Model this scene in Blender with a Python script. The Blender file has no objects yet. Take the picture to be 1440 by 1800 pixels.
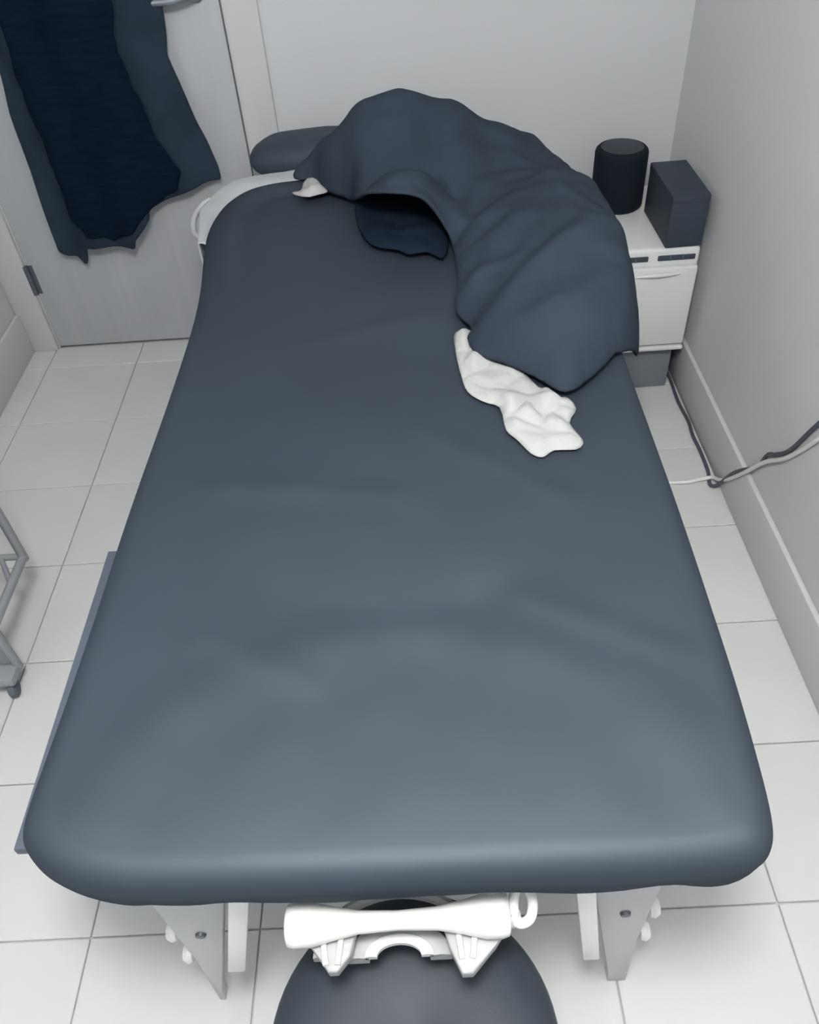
import bpy, bmesh, math, random
from mathutils import Vector, Matrix, noise
from mathutils.geometry import delaunay_2d_cdt

random.seed(7)
scn = bpy.context.scene
col = scn.collection
PI = math.pi

# ------------------------------------------------------------------ camera
def make_camera():
    pitch, yaw, roll, h, fpx = 0.7784, -0.0301, -0.0823, 1.5352, 1440.03
    fw = Vector((math.sin(yaw) * math.cos(pitch), math.cos(yaw) * math.cos(pitch), -math.sin(pitch)))
    r = Vector((math.cos(yaw), -math.sin(yaw), 0)); u = r.cross(fw)
    r2 = r * math.cos(roll) + u * math.sin(roll)
    u2 = -r * math.sin(roll) + u * math.cos(roll)
    cd = bpy.data.cameras.new('camera'); co = bpy.data.objects.new('camera', cd); col.objects.link(co)
    m = Matrix((r2, u2, -fw)).transposed().to_4x4(); m.translation = (0, 0, h)
    co.matrix_world = m
    cd.sensor_fit = 'HORIZONTAL'; cd.sensor_width = 36.0; cd.lens = fpx / 1440 * 36.0
    cd.clip_start = 0.01
    scn.camera = co
make_camera()

# ------------------------------------------------------------------ world, exposure
world = bpy.data.worlds.new('world'); scn.world = world; world.use_nodes = True
world.node_tree.nodes['Background'].inputs[0].default_value = (0.8, 0.85, 0.9, 1)
world.node_tree.nodes['Background'].inputs[1].default_value = 0.3
vs = scn.view_settings
vs.view_transform = 'Standard'; vs.look = 'None'; vs.gamma = 1.0; vs.use_curve_mapping = False
vs.exposure = 0.0

# glowing globe of the added, unseen lamp that lights the room (cord and canopy are built further down)
GLOBE = (-0.03, 0.06, 2.13); GLOBE_R = 0.15; GLOBE_EMIT = 136.0

# ------------------------------------------------------------------ helpers
def tag(o, label=None, cat=None, group=None, kind=None):
    if label: o['label'] = label
    if cat: o['category'] = cat
    if group: o['group'] = group
    if kind: o['kind'] = kind
    return o

def empty(name, loc=(0, 0, 0), rz=0):
    o = bpy.data.objects.new(name, None); col.objects.link(o)
    o.location = loc; o.rotation_euler.z = rz; o.empty_display_size = 0.1
    return o

def finish(name, bm, mat, parent=None, smooth=True, angle=40, loc=None, sub=0, solid=0, offset=-1):
    me = bpy.data.meshes.new(name)
    bmesh.ops.recalc_face_normals(bm, faces=bm.faces[:])
    bm.to_mesh(me); bm.free()
    return link(name, me, mat, parent, smooth, angle, loc, sub, solid, offset)

def link(name, me, mat, parent=None, smooth=True, angle=40, loc=None, sub=0, solid=0, offset=-1):
    if mat and not me.materials: me.materials.append(mat)
    if smooth:
        for p in me.polygons: p.use_smooth = True
        if angle < 180 and hasattr(me, 'set_sharp_from_angle'): me.set_sharp_from_angle(angle=math.radians(angle))
    o = bpy.data.objects.new(name, me); col.objects.link(o)
    if parent: o.parent = parent
    if loc: o.location = loc
    if solid:
        m = o.modifiers.new('solid', 'SOLIDIFY'); m.thickness = solid; m.offset = offset
    if sub:
        m = o.modifiers.new('sub', 'SUBSURF'); m.levels = sub; m.render_levels = sub
    return o

def add_box(bm, a, b, bev=0.0, seg=2):
    a = Vector(a); b = Vector(b)
    t = bmesh.new(); bmesh.ops.create_cube(t, size=1)
    for v in t.verts:
        v.co = Vector(((a.x + b.x) / 2 + v.co.x * (b.x - a.x), (a.y + b.y) / 2 + v.co.y * (b.y - a.y), (a.z + b.z) / 2 + v.co.z * (b.z - a.z)))
    if bev: bmesh.ops.bevel(t, geom=t.edges[:], offset=bev, segments=seg, profile=0.5, affect='EDGES')
    merge(bm, t)

def merge(bm, t):
    vm = {v: bm.verts.new(v.co) for v in t.verts}
    for f in t.faces:
        try: bm.faces.new([vm[v] for v in f.verts])
        except ValueError: pass
    t.free()

def box(name, a, b, mat, parent=None, bev=0.003, seg=2):
    bm = bmesh.new(); add_box(bm, a, b, bev, seg)
    return finish(name, bm, mat, parent)

def smooth_path(pts, n=8, closed=False):
    P = [Vector(p) for p in pts]; out = []
    N = len(P)
    rng = range(N if closed else N - 1)
    for i in rng:
        p0 = P[(i - 1) % N] if closed or i > 0 else P[0] * 2 - P[1]
        p1 = P[i]; p2 = P[(i + 1) % N]
        p3 = P[(i + 2) % N] if closed or i + 2 < N else P[-1] * 2 - P[-2]
        for k in range(n):
            t = k / n
            out.append(0.5 * ((2 * p1) + (p2 - p0) * t + (2 * p0 - 5 * p1 + 4 * p2 - p3) * t * t + (3 * p1 - p0 - 3 * p2 + p3) * t ** 3))
    if not closed: out.append(P[-1])
    return out

def add_tube(bm, pts, r, n=10, closed=False, cap=True):
    P = [Vector(p) for p in pts]; N = len(P); rings = []
    R = r if isinstance(r, (list, tuple)) else [r] * N
    up = None
    for i in range(N):
        if closed: t = P[(i + 1) % N] - P[(i - 1) % N]
        else: t = P[min(i + 1, N - 1)] - P[max(i - 1, 0)]
        t.normalize()
        if up is None: up = Vector((0, 0, 1)) if abs(t.z) < .9 else Vector((0, 1, 0))
        a = t.cross(up).normalized(); up = a.cross(t).normalized()
        rings.append([bm.verts.new(P[i] + (a * math.cos(2 * PI * k / n) + up * math.sin(2 * PI * k / n)) * R[i]) for k in range(n)])
    for i in range(N if closed else N - 1):
        A, B = rings[i], rings[(i + 1) % N]
        for k in range(n): bm.faces.new((A[k], A[(k + 1) % n], B[(k + 1) % n], B[k]))
    if cap and not closed:
        bm.faces.new(rings[0][::-1]); bm.faces.new(rings[-1])

def tube(name, pts, r, mat, parent=None, n=10, closed=False):
    bm = bmesh.new(); add_tube(bm, pts, r, n, closed)
    return finish(name, bm, mat, parent, angle=60)

def add_lathe(bm, prof, c=(0, 0, 0), n=48):
    rings = []
    for (r, z) in prof:
        if r < 1e-6: rings.append([bm.verts.new((c[0], c[1], c[2] + z))])
        else: rings.append([bm.verts.new((c[0] + r * math.cos(2 * PI * k / n), c[1] + r * math.sin(2 * PI * k / n), c[2] + z)) for k in range(n)])
    for A, B in zip(rings, rings[1:]):
        for k in range(n):
            k2 = (k + 1) % n
            if len(A) == 1 and len(B) == 1: continue
            if len(A) == 1: bm.faces.new((A[0], B[k2], B[k]))
            elif len(B) == 1: bm.faces.new((A[k], A[k2], B[0]))
            else: bm.faces.new((A[k], A[k2], B[k2], B[k]))

def lathe(name, prof, c, mat, parent=None, n=48, angle=35):
    bm = bmesh.new(); add_lathe(bm, prof, (0, 0, 0), n)
    return finish(name, bm, mat, parent, angle=angle, loc=c)

def add_prism(bm, poly, y0, y1, axis='y'):
    # polygon in (x,z) extruded along y
    A = [bm.verts.new((p[0], y0, p[1])) for p in poly]; B = [bm.verts.new((p[0], y1, p[1])) for p in poly]
    n = len(poly)
    bm.faces.new(A); bm.faces.new(B[::-1])
    for i in range(n): bm.faces.new((A[i], B[i], B[(i + 1) % n], A[(i + 1) % n]))

def prism(name, poly, y0, y1, mat, parent=None, bev=0.002):
    bm = bmesh.new(); add_prism(bm, poly, y0, y1)
    bmesh.ops.recalc_face_normals(bm, faces=bm.faces[:])
    if bev: bmesh.ops.bevel(bm, geom=bm.edges[:], offset=bev, segments=2, profile=.5, affect='EDGES')
    return finish(name, bm, mat, parent)

def resample(poly, step):
    out = []
    n = len(poly)
    for i in range(n):
        a = Vector(poly[i]); b = Vector(poly[(i + 1) % n]); k = max(1, int(round((b - a).length / step)))
        for j in range(k): out.append(a.lerp(b, j / k))
    return out

def inside(p, poly):
    c = False; n = len(poly); j = n - 1
    for i in range(n):
        if (poly[i][1] > p[1]) != (poly[j][1] > p[1]):
            if p[0] < (poly[j][0] - poly[i][0]) * (p[1] - poly[i][1]) / (poly[j][1] - poly[i][1]) + poly[i][0]: c = not c
        j = i
    return c

def edge_dist(p, poly):
    best = 1e9; n = len(poly); bi = 0; bt = 0
    px, py = p[0], p[1]
    for i in range(n):
        ax, ay = poly[i][0], poly[i][1]; bx, by = poly[(i + 1) % n][0], poly[(i + 1) % n][1]
        dx, dy = bx - ax, by - ay; l = dx * dx + dy * dy
        t = max(0, min(1, ((px - ax) * dx + (py - ay) * dy) / l)) if l else 0
        d = (px - ax - dx * t) ** 2 + (py - ay - dy * t) ** 2
        if d < best: best = d; bi = i; bt = t
    return math.sqrt(best), bi + bt

def fill_poly(outline, step, jit=0.0):
    # outline: closed list of 2D points, already at the wanted spacing. returns verts2d, faces, boundary index list
    o2 = [Vector((p[0], p[1])) for p in outline]; n = len(o2)
    xs = [p.x for p in o2]; ys = [p.y for p in o2]
    pts = list(o2); y = min(ys); row = 0
    while y < max(ys):
        x = min(xs) + (step / 2 if row % 2 else 0)
        while x < max(xs):
            q = (x + random.uniform(-jit, jit) * step, y + random.uniform(-jit, jit) * step)
            if inside(q, o2) and edge_dist(q, o2)[0] > step * .55: pts.append(Vector(q))
            x += step
        y += step * .866; row += 1
    ed = [(i, (i + 1) % n) for i in range(n)]
    V, E_, F, ov, oe, of = delaunay_2d_cdt(pts, ed, [], 1, 1e-6)
    mp = {}
    for i, l in enumerate(ov):
        for k in l: mp[k] = i
    return V, F, [mp[i] for i in range(n)]

def fbm(x, y, z=0, o=3):
    return noise.fractal(Vector((x, y, z)), 1.0, 2.0, o)

def lerp_tab(tab, x):
    if x <= tab[0][0]: return tab[0][1]
    for (a, b), (c, d) in zip(tab, tab[1:]):
        if x <= c: 
            t = (x - a) / (c - a); t = t * t * (3 - 2 * t); return b + (d - b) * t
    return tab[-1][1]

# ------------------------------------------------------------------ materials
def mat(name, c, rough=0.6, var=0.0, scale=8.0, bump=0.0, bscale=200.0, spec=0.5, stretch=(1, 1, 1), metal=0.0, c2=None, detail=4, rand=0.0, coat=0.0, sheen=0.0):
    m = bpy.data.materials.new(name); m.use_nodes = True
    nt = m.node_tree; N = nt.nodes; L = nt.links; b = N['Principled BSDF']
    b.inputs['Roughness'].default_value = rough; b.inputs['Metallic'].default_value = metal
    b.inputs['Specular IOR Level'].default_value = spec
    b.inputs['Coat Weight'].default_value = coat
    b.inputs['Sheen Weight'].default_value = sheen
    b.inputs['Base Color'].default_value = (*c, 1)
    tc = N.new('ShaderNodeTexCoord'); mp = N.new('ShaderNodeMapping'); mp.inputs['Scale'].default_value = stretch
    L.new(tc.outputs['Object'], mp.inputs['Vector'])
    if var or c2:
        nz = N.new('ShaderNodeTexNoise'); nz.inputs['Scale'].default_value = scale; nz.inputs['Detail'].default_value = detail
        L.new(mp.outputs['Vector'], nz.inputs['Vector'])
        rp = N.new('ShaderNodeValToRGB'); rp.color_ramp.elements[0].position = .3; rp.color_ramp.elements[1].position = .7
        a_ = tuple(x * (1 - var) for x in c); b_ = c2 if c2 else tuple(min(1, x * (1 + var)) for x in c)
        rp.color_ramp.elements[0].color = (*a_, 1); rp.color_ramp.elements[1].color = (*b_, 1)
        L.new(nz.outputs['Fac'], rp.inputs['Fac']); out = rp.outputs['Color']
        if rand:
            oi = N.new('ShaderNodeObjectInfo'); hs = N.new('ShaderNodeHueSaturation'); ma = N.new('ShaderNodeMapRange')
            ma.inputs['To Min'].default_value = 1 - rand; ma.inputs['To Max'].default_value = 1 + rand
            L.new(oi.outputs['Random'], ma.inputs['Value']); L.new(ma.outputs['Result'], hs.inputs['Value'])
            L.new(out, hs.inputs['Color']); out = hs.outputs['Color']
        L.new(out, b.inputs['Base Color'])
    if bump:
        n2 = N.new('ShaderNodeTexNoise'); n2.inputs['Scale'].default_value = bscale; n2.inputs['Detail'].default_value = 3
        L.new(mp.outputs['Vector'], n2.inputs['Vector'])
        bp = N.new('ShaderNodeBump'); bp.inputs['Strength'].default_value = bump; bp.inputs['Distance'].default_value = 0.004
        L.new(n2.outputs['Fac'], bp.inputs['Height']); L.new(bp.outputs['Normal'], b.inputs['Normal'])
    return m

M = dict(
    wall=mat('wall_paint', (0.51, 0.525, 0.54), .75, .02, 1.5, .05, 150, .3),
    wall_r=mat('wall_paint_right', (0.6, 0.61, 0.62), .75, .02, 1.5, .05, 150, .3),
    wall_f=mat('wall_front_darkened', (.25, .26, .28), .75, .02, 1.5, .05, 150, .3),  # unseen wall, coloured dark to weaken the light bounced back
    ceil=mat('ceiling_paint', (0.55, 0.56, 0.57), .9, .02, 2, 0, spec=.2),
    tile=mat('floor_tile', (0.605, 0.61, 0.603), .45, .03, 3.5, .02, 60, .4, rand=.015),
    grout=mat('grout', (0.5, 0.51, 0.515), .9, .1, 30),
    door=mat('door_wood', (0.41, 0.425, 0.445), .55, .035, 5, .04, 40, .35, stretch=(6, 6, .35)),
    trim=mat('trim_paint', (0.5, 0.51, 0.525), .55, .02, 4, 0, spec=.35, stretch=(3, 3, .4)),
    base=mat('baseboard_paint', (0.57, 0.58, 0.59), .5, .02, 4, 0, spec=.35),
    steel=mat('brushed_metal', (.35, .38, .42), .32, .05, 20, 0, metal=.9),
    hinge=mat('hinge_metal', (.12, .14, .17), .4, .05, 20, 0, metal=.6),
    sheet=mat('sheet_fabric', (0.012, 0.02, 0.032), .92, .10, 3.2, .12, 900, .15, detail=5),
    blanket=mat('blanket_fleece', (0.032, 0.044, 0.062), .95, .12, 6, .25, 500, .1),
    navy=mat('hollow_shade', (0.009, 0.016, 0.028), .95, .15, 12, .3, 400, .05),  # near-black colour carries the shade of the blanket hollow
    cushion=mat('cushion_vinyl', (0.036, 0.049, 0.068), .6, .05, 8, .05, 300, .3),
    towel=mat('white_cloth', (0.45, 0.465, 0.48), .9, .03, 8, .2, 400, .15),
    tissue=mat('white_tissue', (0.4, 0.405, 0.4), .9, .02, 10, .15, 250, .15),
    robe=mat('robe_fabric', (.022, .035, .053), .95, .2, 9, .3, 350, .08),
    robe_in=mat('robe_front_fabric', (.0035, .009, .020), .95, .25, 18, .5, 60, .05, stretch=(1, 1, 6)),
    vinyl=mat('table_vinyl', (.05, .062, .085), .45, .05, 8, .05, 300, .4),
    board=mat('side_board', (.075, .09, .12), .5, .05, 8),
    leg=mat('painted_leg', (0.5, 0.51, 0.515), .4, .03, 5, 0, spec=.4, stretch=(3, 3, .5)),
    brace=mat('white_brace', (0.92, 0.92, 0.905), .3, .01, 5),
    plastic=mat('white_plastic', (0.76, 0.76, 0.745), .28, .01, 5, spec=.6),
    cradle=mat('pale_plastic', (0.38, 0.39, 0.39), .35, .03, 12, spec=.5),
    knob=mat('knob_plastic', (0.75, 0.75, 0.74), .3, .02, 5),
    bolt=mat('bolt_dark', (.13, .14, .16), .4, .05, 30, metal=.5),
    stool=mat('stool_vinyl', (0.028, 0.036, 0.048), .55, .05, 7, .04, 250, .35),
    cab=mat('cabinet_plastic', (0.66, 0.67, 0.665), .25, .01, 4, spec=.5, coat=.3),
    slot=mat('slot_dark', (.035, .045, .065), .5, .1, 30),
    plinth=mat('plinth_grey', (.17, .19, .22), .7, .05, 6),
    spk=mat('speaker_mesh', (.0045, .009, .017), .8, .3, 300, .3, 900, .2),
    spk_top=mat('speaker_top', (0.012, 0.018, 0.027), .45, .1, 20),
    box=mat('dark_box', (.032, .042, .058), .6, .1, 7, .03, 100, .3),
    cord_d=mat('dark_cord', (.06, .07, .09), .5, .05, 20),
    cord_w=mat('white_cord', (.72, .72, .70), .4, .03, 20),
    trolley=mat('trolley_metal', (0.24, 0.255, 0.27), .45, .05, 10, spec=.5),
    rubber=mat('caster_rubber', (.09, .10, .125), .7, .1, 20),
)
# satin finish of the sheet: a weak, broad gloss over the dark weave
def add_satin(m, w, rough):
    nt = m.node_tree; N = nt.nodes; L = nt.links; b = N['Principled BSDF']; out = N['Material Output']
    b.inputs['Specular IOR Level'].default_value = 0
    g = N.new('ShaderNodeBsdfGlossy'); g.inputs['Color'].default_value = (.88, .945, 1, 1); g.inputs['Roughness'].default_value = rough
    mx = N.new('ShaderNodeMixShader'); mx.inputs['Fac'].default_value = w
    L.new(b.outputs[0], mx.inputs[1]); L.new(g.outputs[0], mx.inputs[2]); L.new(mx.outputs[0], out.inputs['Surface'])
add_satin(M['sheet'], .064, .63)

# ------------------------------------------------------------------ room shell
XL, XR, YB, YF, ZC = -1.345, 0.795, 2.48, -1.10, 2.42
DX0, DX1, DZ = -1.245, -0.459, 2.03     # door opening
fl = tag(box('floor', (XL - .1, YF - .1, -.10), (XR + .1, YB + .1, -.006), M['grout'], bev=0), 'pale square ceramic tile floor of the treatment room', 'floor', kind='structure')
P = .305; G = .0027
full = None
kx = -3
while -0.647 + P * kx < XR:
    ky = -6
    while 0.5243 + P * ky < YB:
        x0 = max(-0.647 + P * kx + G / 2, XL); x1 = min(-0.647 + P * (kx + 1) - G / 2, XR)
        y0 = max(0.5243 + P * ky + G / 2, YF); y1 = min(0.5243 + P * (ky + 1) - G / 2, YB)
        if x1 - x0 > .01 and y1 - y0 > .01:
            isfull = abs(x1 - x0 - (P - G)) < 1e-4 and abs(y1 - y0 - (P - G)) < 1e-4
            if isfull and full is not None:
                o = bpy.data.objects.new('tile', full); col.objects.link(o); o.location = ((x0 + x1) / 2, (y0 + y1) / 2, 0)
            else:
                w, d = (x1 - x0) / 2, (y1 - y0) / 2
                bm = bmesh.new(); add_box(bm, (-w, -d, -.008), (w, d, 0), .0015, 1)
                o = finish('tile', bm, M['tile'], smooth=False, loc=((x0 + x1) / 2, (y0 + y1) / 2, 0))
                if isfull: full = o.data
            o.parent = fl
        ky += 1
    kx += 1
tag(box('ceiling', (XL - .1, YF - .1, ZC), (XR + .1, YB + .1, ZC + .1), M['ceil'], bev=0), 'white painted ceiling above the massage table', 'ceiling', kind='structure')
tag(box('wall_left', (XL - .1, YF - .1, 0), (XL, YB + .1, ZC), M['wall'], bev=0), 'pale painted wall beside the door hinges', 'wall', kind='structure')
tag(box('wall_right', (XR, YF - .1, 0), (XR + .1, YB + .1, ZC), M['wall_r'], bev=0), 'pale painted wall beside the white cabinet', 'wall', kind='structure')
tag(box('wall_front', (XL, YF - .1, 0), (XR, YF, ZC), M['wall_f'], bev=0), 'unseen wall facing the door, darkened to cut the bounce light', 'wall', kind='structure')
bm = bmesh.new()
add_box(bm, (XL, YB, 0), (DX0, YB + .1, ZC)); add_box(bm, (DX1, YB, 0), (XR, YB + .1, ZC)); add_box(bm, (DX0, YB, DZ), (DX1, YB + .1, ZC))
tag(finish('wall_back', bm, M['wall'], smooth=False), 'pale painted wall behind the blanket heap', 'wall', kind='structure')

# door casing: two uprights and a head
cs = tag(empty('trim_1', (0, YB, 0)), 'pale painted casing around the door', 'trim', kind='structure')
for nm, a, b in (('jamb', (XL + .001, -.016, 0), (DX0 - .004, .03, DZ + .09)), ('jamb', (DX1 + .004, -.016, 0), (-.362, .03, DZ + .09)), ('head_casing', (DX0 - .004, -.016, DZ + .004), (DX1 + .004, .03, DZ + .09))):
    box(nm, a, b, M['trim'], cs, .004)
# door leaf
dr = tag(empty('door_1', ((DX0 + DX1) / 2, YB, 0)), 'pale wood grain door with a dark robe hanging on it', 'door', kind='structure')
hw = (DX1 - DX0) / 2
box('leaf', (-hw + .003, -.006, .010), (hw - .003, .034, DZ - .003), M['door'], dr, .003)
for z in (.265, 1.05, 1.80):
    bm = bmesh.new(); add_lathe(bm, [(0, -.05), (.008, -.05), (.008, .05), (0, .05)], (-hw - .001, -.012, z), 16)
    add_box(bm, (-hw + .001, -.0075, z - .05), (-hw + .02, -.003, z + .05))
    finish('hinge', bm, M['hinge'], dr)
# handle: rose + lever
hx, hz = hw - .062, 1.035
hd = lathe('door_handle', [(0, 0), (.026, 0), (.026, .006), (.022, .009), (.010, .011), (.009, .045), (0, .046)], (hx, -.006, hz), M['steel'], dr, 32)
hd.rotation_euler = (PI / 2, 0, 0)
lv = bmesh.new(); add_tube(lv, smooth_path([(0, 0, .043), (-.02, -.003, .05), (-.06, -.008, .052), (-.125, -.01, .046)], 6), [.011] * 13 + [.010] * 5 + [.008], 12)
finish('lever', lv, M['steel'], hd)
# robe hook on the door
hk = bmesh.new(); add_tube(hk, smooth_path([(0, 0, 0), (0, -.03, -.005), (0, -.045, .01), (0, -.045, .03)], 6), .005, 10); add_box(hk, (-.015, -.004, -.03), (.015, 0, .03), .003)
finish('hook', hk, M['steel'], dr, loc=(-.05, -.006, 1.70))

# baseboards
BH = .150
def baseboard(name, a, b, label):
    bm = bmesh.new(); add_box(bm, a, b, .004); return tag(finish(name, bm, M['base']), label, 'baseboard', kind='structure')
baseboard('baseboard_right', (XR - .014, YF, 0), (XR, YB, BH), 'pale baseboard along the wall beside the cabinet')
baseboard('baseboard_left', (XL, YF, 0), (XL + .014, YB - .018, BH), 'pale baseboard along the wall by the door hinges')
baseboard('baseboard_back', (-.360, YB - .014, 0), (XR - .015, YB, BH), 'pale baseboard on the wall behind the table')
baseboard('baseboard_front', (XL + .015, YF, 0), (XR - .015, YF + .014, BH), 'pale baseboard on the wall facing the door')

# unseen globe lamp, added as the light source of the room
globem = bpy.data.materials.new('globe_glow'); globem.use_nodes = True
_g = globem.node_tree.nodes['Principled BSDF']; _g.inputs['Base Color'].default_value = (.9, .9, .88, 1); _g.inputs['Emission Color'].default_value = (1, .985, .955, 1); _g.inputs['Emission Strength'].default_value = GLOBE_EMIT
gl = tag(empty('added_lamp', (GLOBE[0], GLOBE[1], ZC)), 'unseen globe lamp added above the near end of the table to light the room', 'lamp')
dz_ = GLOBE[2] - ZC
lathe('canopy', [(0, 0), (.06, 0), (.055, -.02), (.012, -.032), (0, -.032)], (0, 0, 0), M['cab'], gl, 32)
tube('cord', [(0, 0, -.03), (0, 0, dz_ + GLOBE_R + .03)], .004, M['cord_w'], gl)
lathe('socket', [(0, 0), (.034, 0), (.034, .02), (.02, .035), (0, .035)], (0, 0, dz_ + GLOBE_R - .004), M['cab'], gl, 24)
lathe('globe', [(GLOBE_R * math.sin(PI * k / 24), -GLOBE_R * math.cos(PI * k / 24)) for k in range(25)], (0, 0, dz_), globem, gl, 48, 180)

# ------------------------------------------------------------------ massage table
TX, TZ = -.05, .655                      # centre line, pad top
tb = tag(empty('massage_table', (0, 0, 0)), 'massage table with pale painted legs under a slate grey sheet', 'table')
def rrect(x0, x1, y0, y1, r, n=8):
    pts = []
    for cx, cy, a0 in ((x1 - r, y1 - r, 0), (x0 + r, y1 - r, 90), (x0 + r, y0 + r, 180), (x1 - r, y0 + r, 270)):
        for k in range(n + 1):
            a = math.radians(a0 + 90 * k / n); pts.append((cx + r * math.cos(a), cy + r * math.sin(a)))
    return pts
def slab(name, poly, z0, z1, m, parent, bev=.01):
    bm = bmesh.new(); A = [bm.verts.new((p[0], p[1], z0)) for p in poly]; B = [bm.verts.new((p[0], p[1], z1)) for p in poly]
    bm.faces.new(A[::-1]); bm.faces.new(B); n = len(poly)
    for i in range(n): bm.faces.new((A[i], A[(i + 1) % n], B[(i + 1) % n], B[i]))
    eds = [e for e in bm.edges if abs(e.verts[0].co.z - e.verts[1].co.z) < 1e-6]
    bmesh.ops.bevel(bm, geom=eds, offset=bev, segments=4, profile=.5, affect='EDGES')
    return finish(name, bm, m, parent, angle=60)
slab('pad', rrect(-.428, .328, .378, 2.08, .09), .595, TZ - .004, M['vinyl'], tb, .02)
slab('deck', rrect(-.423, .322, .384, 2.075, .08), .575, .594, M['leg'], tb, .003)
box('long_rail', (-.415, .40, .50), (-.395, 2.03, .574), M['leg'], tb)
box('long_rail', (.290, .40, .50), (.310, 2.03, .574), M['leg'], tb)
box('end_rail', (-.394, .415, .50), (.289, .435, .574), M['leg'], tb)
box('end_rail', (-.394, 1.99, .50), (.289, 2.01, .574), M['leg'], tb)
sb = box('side_board', (-.515, .423, .582), (-.40, .905, .596), M['board'], tb, .002); sb['label'] = 'dark board along the left edge'
def leg(sx, xo, xi, xt, y):
    # tapered board: outer edge xo, inner edge xi at top, tip inner xt at floor
    o = prism('leg', [(xo, .50), (xo - sx * .006, .20), (xo + sx * .002, 0), (xt, 0), (xt - sx * .004, .05), (xi, .42), (xi, .50)], y - .011, y + .011, M['leg'], tb, .002)
    for z in (.300, .205):
        k = lathe('knob', [(0, 0), (.007, 0), (.007, .003), (.013, .005), (.015, .012), (.011, .019), (0, .021)], (xo - sx * .006, y, z), M['knob'], o, 20)
        k.rotation_euler = (0, sx * PI / 2, 0)
    yb = y - .0115 if y < 1 else y + .0115
    b = lathe('bolt', [(0, 0), (.008, 0), (.007, .004), (0, .005)], ((xo + xi) / 2 + sx * .008, yb, .315), M['bolt'], o, 16)
    b.rotation_euler = (PI / 2 if y < 1 else -PI / 2, 0, 0)
    return o
LO, RO = -.396, .281
def brace(pts, y):
    prism('brace', pts, y - .009, y + .009, M['brace'], tb, .002)
leg(-1, LO, -.300, -.388, .425); leg(1, RO, .188, .252, .425)
leg(-1, LO, -.300, -.388, 2.0); leg(1, RO, .188, .252, 2.0)
for y, d in ((.412, 1), (2.013, -1)):
    yy = y - .0
    brace([(-.248, .50), (-.274, .50), (-.334, .225), (-.308, .225)], yy - d * .014)
    brace([(.153, .50), (.178, .50), (.214, .200), (.190, .200)], yy - d * .014)

# ------------------------------------------------------------------ slate sheet over the table
ctrl = [(-.480, .425), (-.478, .50), (-.474, .60), (-.471, .72), (-.469, .894), (-.464, 1.06), (-.458, 1.245), (-.455, 1.456), (-.460, 1.60), (-.478, 1.78), (-.484, 1.89), (-.466, 2.0), (-.420, 2.080), (-.35, 2.118), (-.25, 2.13),
        (-.05, 2.135), (.18, 2.13), (.29, 2.10), (.355, 2.02), (.380, 1.88), (.382, 1.6), (.380, 1.297), (.378, 1.1), (.376, .87), (.371, .675), (.367, .56), (.360, .46), (.352, .385),
        (.333, .350), (.285, .337), (.12, .336), (-.05, .338), (-.25, .341), (-.36, .346), (-.425, .364), (-.465, .395)]
outl = smooth_path([(a, b, 0) for a, b in ctrl], 8, True)
def cover(outl, z0, r, drop, tuck, step, disp, name, material, roll=7, hangn=5, hem=0.0):
    out2 = [Vector((p[0], p[1])) for p in outl]
    out2 = resample(out2, step * .8)
    n = len(out2)
    area = sum(out2[i].x * out2[(i + 1) % n].y - out2[(i + 1) % n].x * out2[i].y for i in range(n))
    if area < 0: out2 = out2[::-1]
    nor = []
    for i in range(n):
        t = out2[(i + 3) % n] - out2[i - 3]; t.normalize(); nor.append(Vector((t.y, -t.x)))
    inner = [out2[i] - nor[i] * r for i in range(n)]
    for it in range(12): inner = [(inner[i - 1] + inner[i] * 2 + inner[(i + 1) % n]) / 4 for i in range(n)]
    V, F, B = fill_poly(inner, step, .1)
    bm = bmesh.new()
    vs_ = []
    for v in V:
        d, _ = edge_dist(v, inner)
        vs_.append(bm.verts.new((v.x, v.y, z0 + disp(v.x, v.y, d))))
    for f in F:
        try: bm.faces.new([vs_[i] for i in f])
        except ValueError: pass
    prev = [vs_[i] for i in B]
    rows = [(r * math.sin(a), -r * (1 - math.cos(a))) for a in [PI / 2 * k / roll for k in range(1, roll + 1)]]
    rows += [(r - tuck * (k / hangn) ** 1.5, -r - drop * k / hangn) for k in range(1, hangn + 1)]  # hem; shorter round the far end
    for j, (off, dz) in enumerate(rows):
        cur = []
        for i in range(n):
            p = inner[i] + nor[i] * off
            w = max(0, (j - roll) / hangn)
            wav = hem * w * fbm(p.x * 9, p.y * 9, 3.3, 2)
            dzz = dz if dz > -r else -r + (dz + r) * (1 - .8 * max(0, min(1, (p.y - 1.7) / .15)))
            zz = z0 + dzz + disp(inner[i].x, inner[i].y, 0) * (1 - j / len(rows)) + .022 * w * fbm(p.x * 5 + 4, p.y * 5, 1.7, 2)
            cur.append(bm.verts.new((p.x + nor[i].x * wav, p.y + nor[i].y * wav, zz)))
        for i in range(n):
            bm.faces.new((prev[i], prev[(i + 1) % n], cur[(i + 1) % n], cur[i]))
        prev = cur
    return finish(name, bm, material, angle=180, solid=.003, offset=1)
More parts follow.
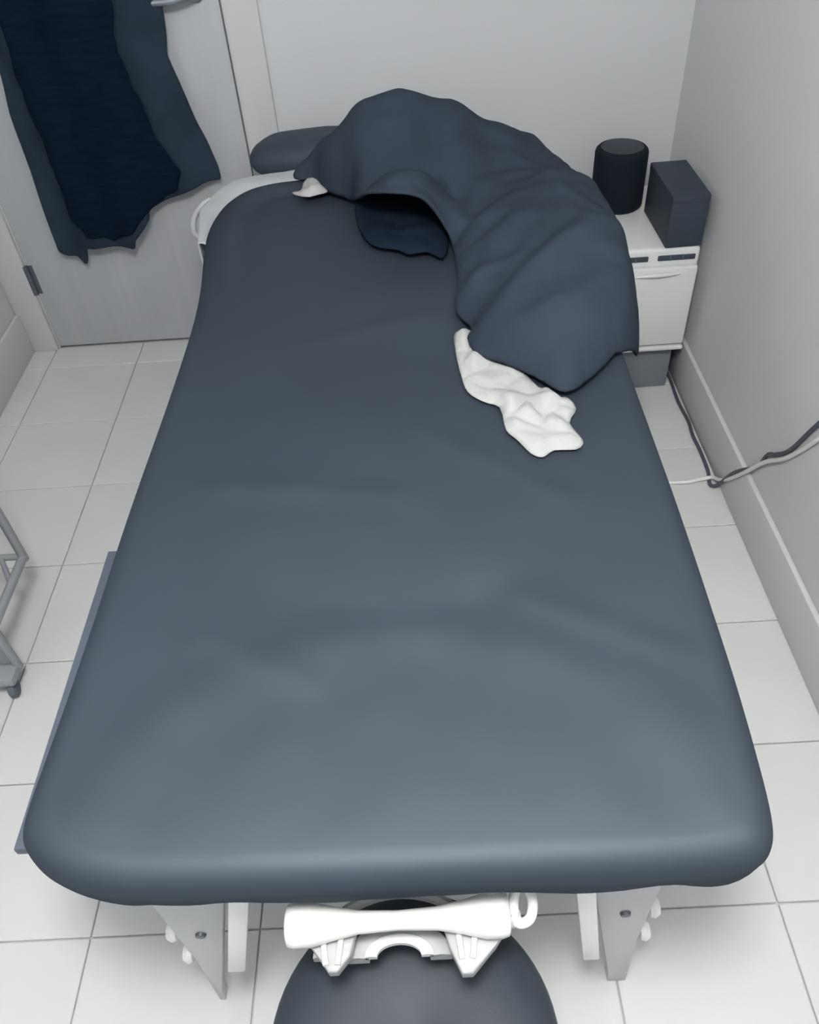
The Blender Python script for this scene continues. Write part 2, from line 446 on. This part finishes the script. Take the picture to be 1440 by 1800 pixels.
def sheet_disp(x, y, d):
    z = .0035 * fbm(x * 3.2, y * 3.2, .4, 3) + .0016 * fbm(x * 11, y * 9, 1.2, 3)
    # raised rim along the far edge of the pad, worn dip inside it
    far = max(0, min(1, (y - 1.5) / .35))
    z += far * .016 * math.exp(-((d - .012) / .03) ** 2)
    z -= far * .004 * math.exp(-((d - .062) / .012) ** 2)
    # low broad swell under the sheet in the middle of the table, soft ridge towards the near end
    q = ((x + .05) / .33) ** 2 + ((y - .98) / .30) ** 2
    z += .012 * max(0, 1 - q) ** 1.0
    q2 = math.hypot(x + .05, (y - .35) * 1.2)
    z += .004 * math.exp(-((q2 - .36) / .05) ** 2)
    for (ax, ay, bx, by, h, w) in ((-.33, .95, -.05, .90, .003, .02), (.0, 1.05, .2, .88, .003, .02), (-.30, .66, -.16, .58, .003, .018), (.12, .70, .30, .60, .003, .02), (-.2, 1.35, .02, 1.42, .003, .02)):
        dx, dy = bx - ax, by - ay; t = max(0, min(1, ((x - ax) * dx + (y - ay) * dy) / (dx * dx + dy * dy)))
        dd = math.hypot(x - ax - dx * t, y - ay - dy * t); z += h * math.exp(-(dd / w) ** 2)
    return z * min(1, .35 + d / .04)
tag(cover(outl, .672, .033, .060, .020, .019, sheet_disp, 'fitted_sheet', M['sheet'], hem=.012), 'slate grey fitted sheet pulled over the massage table', 'sheet')

# ------------------------------------------------------------------ white cloth peeking out at the far left corner
def strip_cloth():
    inn = smooth_path([(-.455, 1.84, 0), (-.452, 1.93, 0), (-.425, 2.02, 0), (-.37, 2.06, 0), (-.29, 2.08, 0), (-.22, 2.09, 0)], 8)
    out = smooth_path([(-.508, 1.86, 0), (-.519, 1.95, 0), (-.530, 2.06, 0), (-.497, 2.17, 0), (-.425, 2.235, 0), (-.27, 2.262, 0)], 8)
    bm = bmesh.new(); rows = []
    m = 12
    for i, (a, b) in enumerate(zip(inn, out)):
        row = []
        for k in range(m + 1):
            t = k / m; p = a.lerp(b, t)
            z = .612 + .036 * min(1, t * 1.4) - .004 * t ** 3 + .005 * fbm(p.x * 14, p.y * 14, 2, 3) * t
            row.append(bm.verts.new((p.x, p.y, z)))
        # hanging hem
        for k in range(1, 6):
            p = b.copy(); row.append(bm.verts.new((p.x - .004 * k * 0 + .006 * fbm(i * .35, k * .1, 5, 2), p.y, row[m].co.z - .012 * k)))
        rows.append(row)
    for A, B in zip(rows, rows[1:]):
        for k in range(len(A) - 1): bm.faces.new((A[k], A[k + 1], B[k + 1], B[k]))
    r = finish('white_towel', bm, M['towel'], angle=180, solid=.006, offset=0, sub=1)
    return r
wt = tag(empty('white_towel', (-.5, 2.05, .6)), 'white towel edge showing past the far left corner of the sheet', 'towel')
o = strip_cloth(); o.name = 'cloth'; o.parent = wt; o.matrix_parent_inverse = Matrix.Translation((.5, -2.05, -.6))
lp = smooth_path([(-.508, 1.90, .634), (-.536, 1.955, .628), (-.548, 2.03, .630), (-.536, 2.09, .636), (-.515, 2.11, .642)], 8)
o = tube('loop', lp, .007, M['towel'], wt); o.matrix_parent_inverse = Matrix.Translation((.5, -2.05, -.6))

# dark pillow beyond the far end of the table
def pillow(name, cx, cy, cz, a, b, c, m, n=40, e=3.2):
    bm = bmesh.new(); rows = []
    for i in range(n // 2 + 1):
        ph = -PI / 2 + PI * i / (n // 2); row = []
        for k in range(n):
            th = 2 * PI * k / n
            ct, st = math.cos(th), math.sin(th)
            s = (abs(ct) ** e + abs(st) ** e) ** (-1 / e)
            cp = math.copysign(abs(math.cos(ph)) ** .55, math.cos(ph)); sp = math.copysign(abs(math.sin(ph)) ** 1.0, math.sin(ph))
            x, y, z = a * cp * ct * s, b * cp * st * s, c * sp
            z += .006 * fbm(x * 9, y * 9, 2, 2)
            row.append(bm.verts.new((x, y, z)))
        rows.append(row)
    for A, B in zip(rows, rows[1:]):
        for k in range(n): bm.faces.new((A[k], A[(k + 1) % n], B[(k + 1) % n], B[k]))
    bmesh.ops.remove_doubles(bm, verts=bm.verts[:], dist=1e-4)
    return finish(name, bm, m, angle=180, loc=(cx, cy, cz))
hc = tag(empty('headrest', (-.165, 2.36, .60)), 'dark padded headrest cushion beyond the far end of the table', 'headrest')
o = pillow('cushion', 0, 0, .047, .272, .095, .058, M['cushion']); o.parent = hc
for x in (-.06, .16): box('support_arm', (x - .012, -.28, -.045), (x + .012, .05, -.013), M['steel'], hc)

# ------------------------------------------------------------------ blanket heap
# outline (x, y, edge z): starts front left, runs along the front to the right, up the right side, back along the far end
BO = [(-.285, 2.085, .690), (-.235, 2.055, .690), (-.195, 1.985, .690), (-.135, 1.925, .692), (-.115, 1.84, .735), (-.094, 1.755, .782), (-.035, 1.690, .808), (.028, 1.675, .800),
      (.066, 1.672, .752), (.090, 1.655, .694), (.092, 1.52, .688), (.080, 1.40, .688), (.104, 1.335, .690), (.094, 1.295, .690), (.110, 1.245, .690), (.150, 1.215, .690), (.200, 1.170, .690),
      (.245, 1.120, .689), (.300, 1.160, .688), (.352, 1.225, .685), (.405, 1.300, .640), (.440, 1.375, .575), (.452, 1.440, .535), (.462, 1.55, .50), (.474, 1.66, .50), (.466, 1.78, .50), (.450, 1.92, .50), (.430, 2.04, .52),
      (.400, 2.14, .55), (.355, 2.21, .60), (.24, 2.24, .62), (.10, 2.252, .63), (-.03, 2.256, .64), (-.15, 2.24, .66), (-.23, 2.19, .672), (-.275, 2.14, .682)]
bsm = smooth_path(BO, 6, True)
b2 = [Vector((p.x, p.y)) for p in bsm]
bz = [p.z for p in bsm]
BACK = [(-.32, .02), (-.26, .035), (-.19, .098), (-.09, .170), (0, .186), (.10, .155), (.22, .082), (.32, .034), (.38, .0), (.45, .0)]
def gauss(x, y, cx, cy, sx, sy, a=0):
    c_, s_ = math.cos(a), math.sin(a); dx, dy = x - cx, y - cy
    u, v = dx * c_ + dy * s_, -dx * s_ + dy * c_
    return math.exp(-(u / sx) ** 2 - (v / sy) ** 2)
def ridge(x, y, pts, h, w):
    best = 1e9
    for (ax, ay), (bx, by) in zip(pts, pts[1:]):
        dx, dy = bx - ax, by - ay; t = max(0, min(1, ((x - ax) * dx + (y - ay) * dy) / (dx * dx + dy * dy)))
        best = min(best, math.hypot(x - ax - dx * t, y - ay - dy * t))
    return h * math.exp(-(best / w) ** 2)
def blanket_h(x, y):
    # back mound profile
    yc = 2.06 + .03 * math.sin(x * 5)
    fy = math.exp(-((y - yc) / (.20 if y < yc else .16)) ** 2)
    h = lerp_tab(BACK, x) * fy
    # right hand pile running down the table
    g = .095 * gauss(x, y, .30, 1.52, .17, .27) + .034 * gauss(x, y, .32, 1.80, .14, .18) + .035 * gauss(x, y, .22, 1.26, .12, .10)
    h = (h ** 3 + g ** 3) ** (1 / 3)
    # roof over the hollow
    h = max(h, .125 * gauss(x, y, -.01, 1.76, .11, .14))
    # folds
    f = 0
    f += ridge(x, y, [(.10, 1.70), (.16, 1.84), (.28, 1.88), (.40, 1.80)], .016, .030)
    f += ridge(x, y, [(.13, 1.62), (.20, 1.72), (.30, 1.70), (.39, 1.60)], .015, .028)
    f += ridge(x, y, [(.12, 1.44), (.18, 1.56), (.24, 1.60)], .014, .025)
    f += ridge(x, y, [(.14, 1.30), (.24, 1.40), (.36, 1.52), (.42, 1.56)], .016, .030)
    f += ridge(x, y, [(.16, 1.23), (.28, 1.27), (.38, 1.38)], .014, .025)
    f += ridge(x, y, [(.25, 1.16), (.32, 1.22)], .009, .021)
    f += ridge(x, y, [(-.20, 2.02), (-.08, 1.96), (.06, 1.90), (.15, 1.95)], .011, .034)
    f += ridge(x, y, [(-.10, 2.08), (.08, 2.02), (.25, 2.05)], .008, .034)
    f -= ridge(x, y, [(-.14, 1.99), (.02, 1.86), (.10, 1.80)], .008, .025)
    wx = x + .05 * fbm(x * 4, y * 4, 7, 2); wy = y + .05 * fbm(x * 4, y * 4, 9, 2)
    n_ = 1 - abs(noise.noise(Vector((wx * 7 + wy * 4, wy * 9 - wx * 6, .5)))) * 2
    f += (.009 + .006 * max(0, min(1, (x - .05) / .1))) * n_ + .002 * fbm(x * 18, y * 18, 2, 2)
    return h, f
def make_blanket():
    V, F, B = fill_poly(b2, .0125, .15)
    bm = bmesh.new(); vs_ = []
    nb = len(b2)
    for v in V:
        d, s = edge_dist(v, b2)
        i = int(s) % nb; t = s - int(s); ez = bz[i] * (1 - t) + bz[(i + 1) % nb] * t
        h, f = blanket_h(v.x, v.y)
        top = .690 + h + f
        over = max(0, v.x - .375) ; top -= .25 * over ** 1.2 if over > 0 else 0
        # rolled edge: rises quickly from the edge height to the body height
        mouth = max(0, min(1, (ez - .70) / .06))
        r = .055 if ez > .6 else .05
        t = min(1, d / r); k = math.sqrt(max(0, 1 - (1 - t) ** 2.2))
        z = ez + (top - ez) * k
        if mouth > 0: z = max(z, ez)
        # soft minimum thickness of the hem
        z = max(z, .690 + .022 * k) if v.x < .36 and ez < .72 and ez > .66 else z
        vs_.append(bm.verts.new((v.x, v.y, z)))
    for f in F:
        try: bm.faces.new([vs_[i] for i in f])
        except ValueError: pass
    # relax a little
    for it in range(2): bmesh.ops.smooth_vert(bm, verts=[v for v in bm.verts if not v.is_boundary], factor=.35, use_axis_x=False, use_axis_y=False, use_axis_z=True)
    return finish('blanket', bm, M['blanket'], angle=180, solid=.009, offset=0, sub=1)
bl = tag(make_blanket(), 'dark fleece blanket pushed into a heap at the far end of the table', 'blanket')

# dark cloth patch added as the shade in the hollow under the blanket
def make_hollow_shade():
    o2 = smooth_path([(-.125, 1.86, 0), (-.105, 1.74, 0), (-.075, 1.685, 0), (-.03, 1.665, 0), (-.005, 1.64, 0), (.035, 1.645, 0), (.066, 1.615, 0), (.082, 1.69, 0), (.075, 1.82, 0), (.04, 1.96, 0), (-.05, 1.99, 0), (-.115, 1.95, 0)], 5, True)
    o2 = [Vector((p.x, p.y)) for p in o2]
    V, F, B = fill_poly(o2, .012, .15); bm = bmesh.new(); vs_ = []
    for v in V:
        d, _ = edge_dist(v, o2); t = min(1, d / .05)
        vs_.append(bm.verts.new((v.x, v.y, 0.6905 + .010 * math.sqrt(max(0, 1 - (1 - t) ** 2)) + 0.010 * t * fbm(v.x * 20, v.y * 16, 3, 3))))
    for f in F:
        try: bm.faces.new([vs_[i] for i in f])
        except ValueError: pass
    return finish('hollow_shade', bm, M['navy'], angle=180, solid=.004, offset=1, sub=1)
tag(make_hollow_shade(), 'dark cloth patch standing in for the shade in the hollow under the blanket heap', 'cloth')

# ------------------------------------------------------------------ tissues
def crumple(name, poly, z0, amp, step, seed, label, m, slope=None):
    o2 = smooth_path([(a, b, 0) for a, b in poly], 3, True); o2 = [Vector((p.x, p.y)) for p in o2]
    V, F, B = fill_poly(o2, step, .25)
    bm = bmesh.new(); vs_ = []
    for v in V:
        d, s = edge_dist(v, o2)
        p = Vector((v.x * 19 + seed + .8 * noise.noise(Vector((v.x * 9, v.y * 9, 1))), v.y * 17, seed))
        dd = noise.voronoi(p)[0]
        c = (dd[1] - dd[0])
        z = amp * min(1, d / .02 + .2) * (.35 + .75 * min(1, 1.6 * c) + .5 * noise.noise(p * .8))
        if slope: z += slope(v.x, v.y)
        base = .672 + sheet_disp(v.x, v.y, .2) + .006 if z0 < .69 else z0
        vs_.append(bm.verts.new((v.x, v.y, base + max(z, 0))))
    for f in F:
        try: bm.faces.new([vs_[i] for i in f])
        except ValueError: pass
    return tag(finish(name, bm, m, angle=60, solid=.002, offset=1), label, 'tissue')
crumple('paper_towel', [(.075, 1.345), (.107, 1.345), (.125, 1.29), (.150, 1.235), (.178, 1.215), (.205, 1.155), (.222, 1.150), (.238, 1.116), (.246, 1.120), (.258, 1.085), (.240, 1.045), (.254, 1.000), (.240, .978), (.205, .977), (.185, .962), (.168, .972), (.150, 1.005), (.136, 1.032), (.133, 1.095), (.105, 1.115), (.082, 1.146), (.076, 1.19), (.073, 1.235), (.0715, 1.29)],
        .6795, .017, .0055, 3.1, 'crumpled white paper towel lying in front of the blanket heap', M['tissue'])
crumple('tissue_corner', [(-.283, 1.992), (-.262, 2.005), (-.257, 2.05), (-.240, 2.085), (-.225, 2.06), (-.195, 1.992), (-.215, 1.967), (-.25, 1.96)],
        .692, .020, .006, 8.7, 'small white tissue corner poking out at the left of the blanket heap', M['tissue'])

# ------------------------------------------------------------------ face cradle frame at the near end
fc = tag(empty('face_cradle', (-.062, .33, .55)), 'white plastic face cradle bracket fixed under the near end of the table', 'face cradle')
def cr(o): o.parent = fc; o.matrix_parent_inverse = Matrix.Translation((.062, -.33, -.55)); return o
CY, CZ = .339, .548
bm = bmesh.new()
prof = [(-.128, .016), (-.126, .022), (-.118, .0245), (-.100, .024), (-.075, .018), (-.045, .0125), (0, .0105), (.045, .0125), (.075, .018), (.100, .024), (.118, .0245), (.126, .022), (.128, .016)]
add_tube(bm, [(-.062 + a, CY, CZ) for a, r in prof], [r for a, r in prof], 20)
cr(finish('crossbar', bm, M['plastic'], angle=60))
cr(tube('stub', [(.047, CY + .006, CZ + .004), (.049, CY + .034, CZ + .004)], [.014, .013], M['plastic'], n=16))
for tri, rb_ in (([(-.176, .336), (-.112, .336), (-.118, .310), (-.132, .294), (-.142, .294), (-.160, .318)], (-.150, -.128)), ([(-.010, .336), (.066, .336), (.048, .314), (.020, .286), (.008, .286), (-.004, .312)], (.006, .026))):
    o = cr(slab('bracket', tri[::-1], .512, .530, M['cradle'], None, .003))
    for x in rb_:
        k = tube('rib', [(x, .332, .533), (x * .6 + .4 * (-.137 if x < -.05 else .013), .300, .533)], .0035, M['plastic'], n=8); k.parent = o
# two concentric arches between the brackets, opening towards the stool
for nm, ra, rya, rb, ryb, z0, h, m in (('arch', .100, .076, .089, .066, .500, .006, 'cradle'), ('inner_arch', .062, .040, .036, .020, .488, .008, 'cradle'), ('arch_bead', .040, .0245, .026, .014, .497, .004, 'plastic')):
    bm = bmesh.new(); n = 36; loops = []
    for k in range(n + 1):
        a = PI * k / n
        loops.append([bm.verts.new((ca * math.cos(a) - .064, .316 + cb_ * math.sin(a), z0 + z_)) for ca, cb_, z_ in ((ra, rya, -h), (ra, rya, h), ((ra + rb) / 2, (rya + ryb) / 2, h * 1.5), (rb, ryb, h), (rb, ryb, -h))])
    for k in range(n):
        A, B = loops[k], loops[k + 1]
        for j in range(5): bm.faces.new((A[j], B[j], B[(j + 1) % 5], A[(j + 1) % 5]))
    bm.faces.new(loops[0]); bm.faces.new(loops[-1][::-1])
    cr(finish(nm, bm, M[m], angle=50))
# cam lever at the right end
lv = smooth_path([(.074, .330, .548), (.088, .333, .550), (.093, .350, .553), (.087, .366, .556), (.076, .364, .555), (.071, .347, .551)], 6, True)
cr(tube('cam_lever', lv, .0060, M['plastic'], n=12, closed=True))
cr(tube('lever_pivot', [(.060, CY - .004, CZ - .004), (.078, CY - .004, CZ - .004)], .010, M['cradle'], n=14))

# ------------------------------------------------------------------ stool
st = tag(empty('stool', (-.055, .252, 0)), 'round slate grey padded stool tucked under the near end of the table', 'stool')
R = .176
lathe('seat', [(0, .412), (.012, .413), (.03, .420), (.09, .425), (.13, .423), (.155, .415), (.17, .402), (R, .385), (R - .002, .368), (.165, .358), (0, .356)], (0, 0, 0), M['stool'], st, 64, 80)
lathe('button', [(0, .421), (.007, .419), (.009, .415), (.008, .411), (0, .410)], (0, 0, 0), M['knob'], st, 24)
lathe('seat_plate', [(0, .340), (.12, .340), (.12, .3558), (0, .3558)], (0, 0, 0), M['trolley'], st, 32)
lg = []
for k in range(4):
    a = PI / 4 + k * PI / 2
    tube('leg', [(.095 * math.cos(a), .095 * math.sin(a), .345), (.15 * math.cos(a), .15 * math.sin(a), .004)], .011, M['trolley'], st)
tube('foot_ring', [(.128 * math.cos(2 * PI * k / 32), .128 * math.sin(2 * PI * k / 32), .14) for k in range(32)], .007, M['trolley'], st, 8, True)

# ------------------------------------------------------------------ cabinet corner
tag(box('storage_box', (.535, 2.035, .001), (.752, 2.40, .156), M['plinth'], bev=.006), 'grey low box under the white cabinet', 'box')
cb = tag(empty('mini_cabinet', (.640, 2.2, .157)), 'white mini cabinet with vent slots standing in the corner on a grey box', 'cabinet')
def cp(o): o.parent = cb; o.matrix_parent_inverse = Matrix.Translation((-.640, -2.2, -.157)); return o
C0, C1 = .512, .770
cp(box('body', (C0, 2.016, .172), (C1, 2.42, .466), M['cab'], bev=.012, seg=4))
cp(box('base_lip', (C0 - .002, 1.996, .157), (C1 - .004, 2.41, .171), M['cab'], bev=.005, seg=3))
dd = cp(box('door', (C0 + .004, 1.998, .176), (C1 - .005, 2.016, .420), M['cab'], bev=.006, seg=3))
# shallow grip on the door
bm = bmesh.new(); add_tube(bm, smooth_path([(.60, 1.9965, .398), (.64, 1.992, .402), (.68, 1.992, .403), (.72, 1.9965, .402)], 6), [.002 + .004 * math.sin(PI * k / 18) for k in range(19)], 10)
g = finish('grip', bm, M['cab']); g.parent = dd; g.matrix_parent_inverse = Matrix.Translation((-.640, -2.2, -.157)).inverted() @ Matrix.Translation((-.640, -2.2, -.157))
for x0, x1 in ((.528, .632), (.657, .757)):
    s = cp(box('vent_slot', (x0, 2.0125, .432), (x1, 2.020, .447), M['slot'], bev=.003))
    for k in range(1, 3):
        xx = x0 + (x1 - x0) * k / 3
        r_ = box('divider', (xx - .002, 2.0118, .433), (xx + .002, 2.014, .446), M['hinge'], bev=0); r_.parent = s
# speaker
sp = tag(empty('speaker', (.599, 2.297, .4665)), 'black cylindrical speaker standing on the white cabinet', 'speaker')
lathe('body', [(0, .004), (.070, .004), (.073, .008), (.073, .150), (.071, .157), (.066, .162), (.062, .163), (0, .163)], (0, 0, 0), M['spk'], sp, 64, 50)
lathe('top_plate', [(.058, .1632), (.058, .165), (.056, .1655), (0, .1650)], (0, 0, 0), M['spk_top'], sp, 48)
lathe('base_ring', [(0, 0), (.068, 0), (.068, .0038), (0, .0038)], (0, 0, 0), M['spk_top'], sp, 48)
# dark box
bx = tag(empty('dark_box', (.718, 2.13, .4665), .02), 'dark grey cardboard box beside the black speaker on the cabinet', 'box')
box('carton', (-.0485, -.112, 0), (.0485, .112, .128), M['box'], bx, .003)
box('lid', (-.0495, -.113, .118), (.0495, .113, .139), M['box'], bx, .004)

# ------------------------------------------------------------------ cords
tag(tube('power_cable', smooth_path([(.784, 2.30, .24), (.784, 2.25, .19), (.7745, 2.20, .13), (.767, 2.14, .03), (.772, 2.05, .0075), (.768, 1.95, .0055), (.773, 1.855, .0055), (.768, 1.79, .0055), (.770, 1.728, .0055), (.768, 1.640, .0055), (.758, 1.587, .006), (.768, 1.572, .012), (.772, 1.556, .04),
     (.773, 1.50, .125), (.784, 1.43, .205), (.787, 1.405, .262), (.786, 1.372, .292), (.786, 1.32, .350), (.787, 1.245, .492), (.787, 1.15, .60), (.788, 1.08, .66)], 6), .0048, M['cord_d'], n=10),
    'dark power cord running from the cabinet along the floor and up the wall', 'cord')
tag(tube('power_lead', smooth_path([(.10, 1.90, .0056), (.25, 1.80, .0056), (.42, 1.68, .0056), (.56, 1.62, .0056), (.68, 1.60, .0056), (.740, 1.605, .0085), (.766, 1.60, .017), (.773, 1.57, .035), (.773, 1.52, .085), (.775, 1.46, .160), (.783, 1.40, .245), (.786, 1.334, .312), (.787, 1.28, .385), (.787, 1.223, .468), (.787, 1.13, .57), (.788, 1.06, .64)], 6), .0052, M['cord_w'], n=10),
    'white power cord draped over the baseboard and up the wall beside the dark cord', 'cord')

# ------------------------------------------------------------------ robe on the door
RY = 2.43
k_ = RY / 2.46
low = [(-1.09, .88), (-1.10, .777), (-1.103, .60), (-1.111, .366), (-1.09, .347), (-1.056, .346), (-1.035, .319), (-1.022, .333), (-1.012, .380), (-.93, .381), (-.854, .376), (-.845, .405), (-.812, .435), (-.787, .462), (-.784, .488), (-.72, .512), (-.662, .530), (-.60, .552), (-.552, .553), (-.552, .595), (-.567, .66), (-.587, .727), (-.606, .82), (-.623, .898), (-.612, .95), (-.604, 1.024)]
cx0 = .5 * (DX0 + DX1) - .05
pl = [(x * k_, 1.5352 - (1.5352 - z) * k_) for x, z in low] + [(-.62, 1.20), (-.67, 1.40), (-.76, 1.58), (cx0 + .055, 1.685), (cx0, 1.705), (cx0 - .055, 1.685), (-1.0, 1.56), (-1.05, 1.40), (-1.075, 1.20), (-1.075, 1.02)]
def robe_y(x, z):
    t = max(0, min(1, (1.72 - z) / .5))
    f = .016 * t * math.sin((x - cx0) * 38 + 2.5 * z + 1.5 * fbm(x * 3, z * 2, 1, 2)) + .010 * t * fbm(x * 7, z * 3.5, 4, 3)
    b = .030 * math.exp(-((x + .86) / .16) ** 2)
    return RY - .012 - b + f * .8
def cloth_panel(name, poly, m, parent, off, ribs=0.0, thick=.010):
    o2 = resample([Vector(p) for p in poly], .016)
    V, F, B = fill_poly(o2, .018, .1)
    bm = bmesh.new(); vs_ = []
    for v in V:
        y = robe_y(v.x, v.y) - off
        if ribs: y -= ribs * math.sin(v.y * 190 + 2 * fbm(v.x * 8, v.y * 4, 2, 2))
        vs_.append(bm.verts.new((v.x, y, v.y)))
    for f in F:
        try: bm.faces.new([vs_[i] for i in f])
        except ValueError: pass
    return finish(name, bm, m, parent, angle=180, solid=thick, offset=0, sub=1)
rb = tag(empty('robe', (0, 0, 0)), 'dark navy robe hanging from the back of the door', 'robe')
cloth_panel('robe_body', pl, M['robe'], rb, 0)
inn = [(-1.02, 1.00), (-1.035, .80), (-1.02, .62), (-1.02, .50), (-.985, .44), (-.90, .425), (-.83, .46), (-.76, .52), (-.68, .56), (-.655, .61), (-.70, .70), (-.72, .82), (-.745, .93), (-.72, 1.05), (-.74, 1.3), (-.80, 1.5), (cx0, 1.60), (-.96, 1.5), (-1.0, 1.3)]
inn = [(q.x + .012 * fbm(q.x * 30, q.y * 30, 1, 3), q.y + .010 * fbm(q.x * 30, q.y * 30, 5, 3)) for q in resample([Vector(p) for p in inn], .02)]
fp = cloth_panel('front_panel', [(x * k_, z) for x, z in inn], M['robe_in'], rb, .016, .0012, .006); fp['label'] = 'black ribbed front panel'  # darker, finely ribbed panel over the middle of the robe

# ------------------------------------------------------------------ rolling trolley at the left edge
tr = tag(empty('trolley', (-1.03, 1.17, 0)), 'grey metal trolley with a small caster by the left side of the table', 'trolley')
def tp(o): o.parent = tr; o.matrix_parent_inverse = Matrix.Translation((1.03, -1.17, 0)); return o
x1, x0, y0, y1 = -.928, -1.24, 1.08, 1.286
for x, y in ((x1, y1), (x1, y0), (x0, y1), (x0, y0)):
    tp(tube('post', [(x, y, .19 if y == y1 else .06), (x, y, .80)], .010, M['trolley']))
for z in (.20, .79):
    bm = bmesh.new()
    add_tube(bm, [(x0, y0, z), (x1, y0, z)], .008); add_tube(bm, [(x1, y0, z), (x1, y1, z)], .010); add_tube(bm, [(x1, y1, z), (x0, y1, z)], .008); add_tube(bm, [(x0, y1, z), (x0, y0, z)], .008)
    tp(finish('shelf_frame', bm, M['trolley']))
for z in (.20, .79):
    for k in range(6):
        x = x0 + .012 + (x1 - x0 - .075) * k / 5
        tp(tube('shelf_wire', [(x, y0, z), (x, y1, z)], .0025, M['trolley'], n=6))
prism_pts = [(x1 - .004, y1 - .004), (x1 - .050, y1 - .004), (x1 - .004, y1 - .095)]
bm = bmesh.new(); add_tube(bm, [(x1 - .052, y1, .20), (x1, y1 - .085, .20)], .006)
tp(finish('corner_brace', bm, M['trolley']))
tp(box('end_panel', (x0 + .008, y0 - .006, .082), (x1 - .006, y0 + .002, .78), M['trolley'], bev=.001))
# base: two cross bars and a centre beam, caster at each end
for y in (1.06,):
    tp(box('base_bar', (x0, y - .028, .052), (x1 + .006, y + .028, .078), M['trolley'], bev=.008))
tp(box('base_beam', (-1.20, 1.06, .055), (-1.15, 1.40, .075), M['trolley'], bev=.006))
for x, y in ((x1 - .018, 1.052), (x0 + .03, 1.052), (-1.175, 1.38)):
    w = lathe('caster', [(0, -.009), (.018, -.009), (.0225, -.006), (.0225, .006), (.018, .009), (0, .009)], (x, y, .0235), M['rubber'], None, 24); w.rotation_euler = (0, PI / 2, .25); tp(w)
    f_ = tp(box('caster_fork', (x - .013, y - .012, .044), (x + .013, y + .012, .0515), M['trolley'], bev=.002))
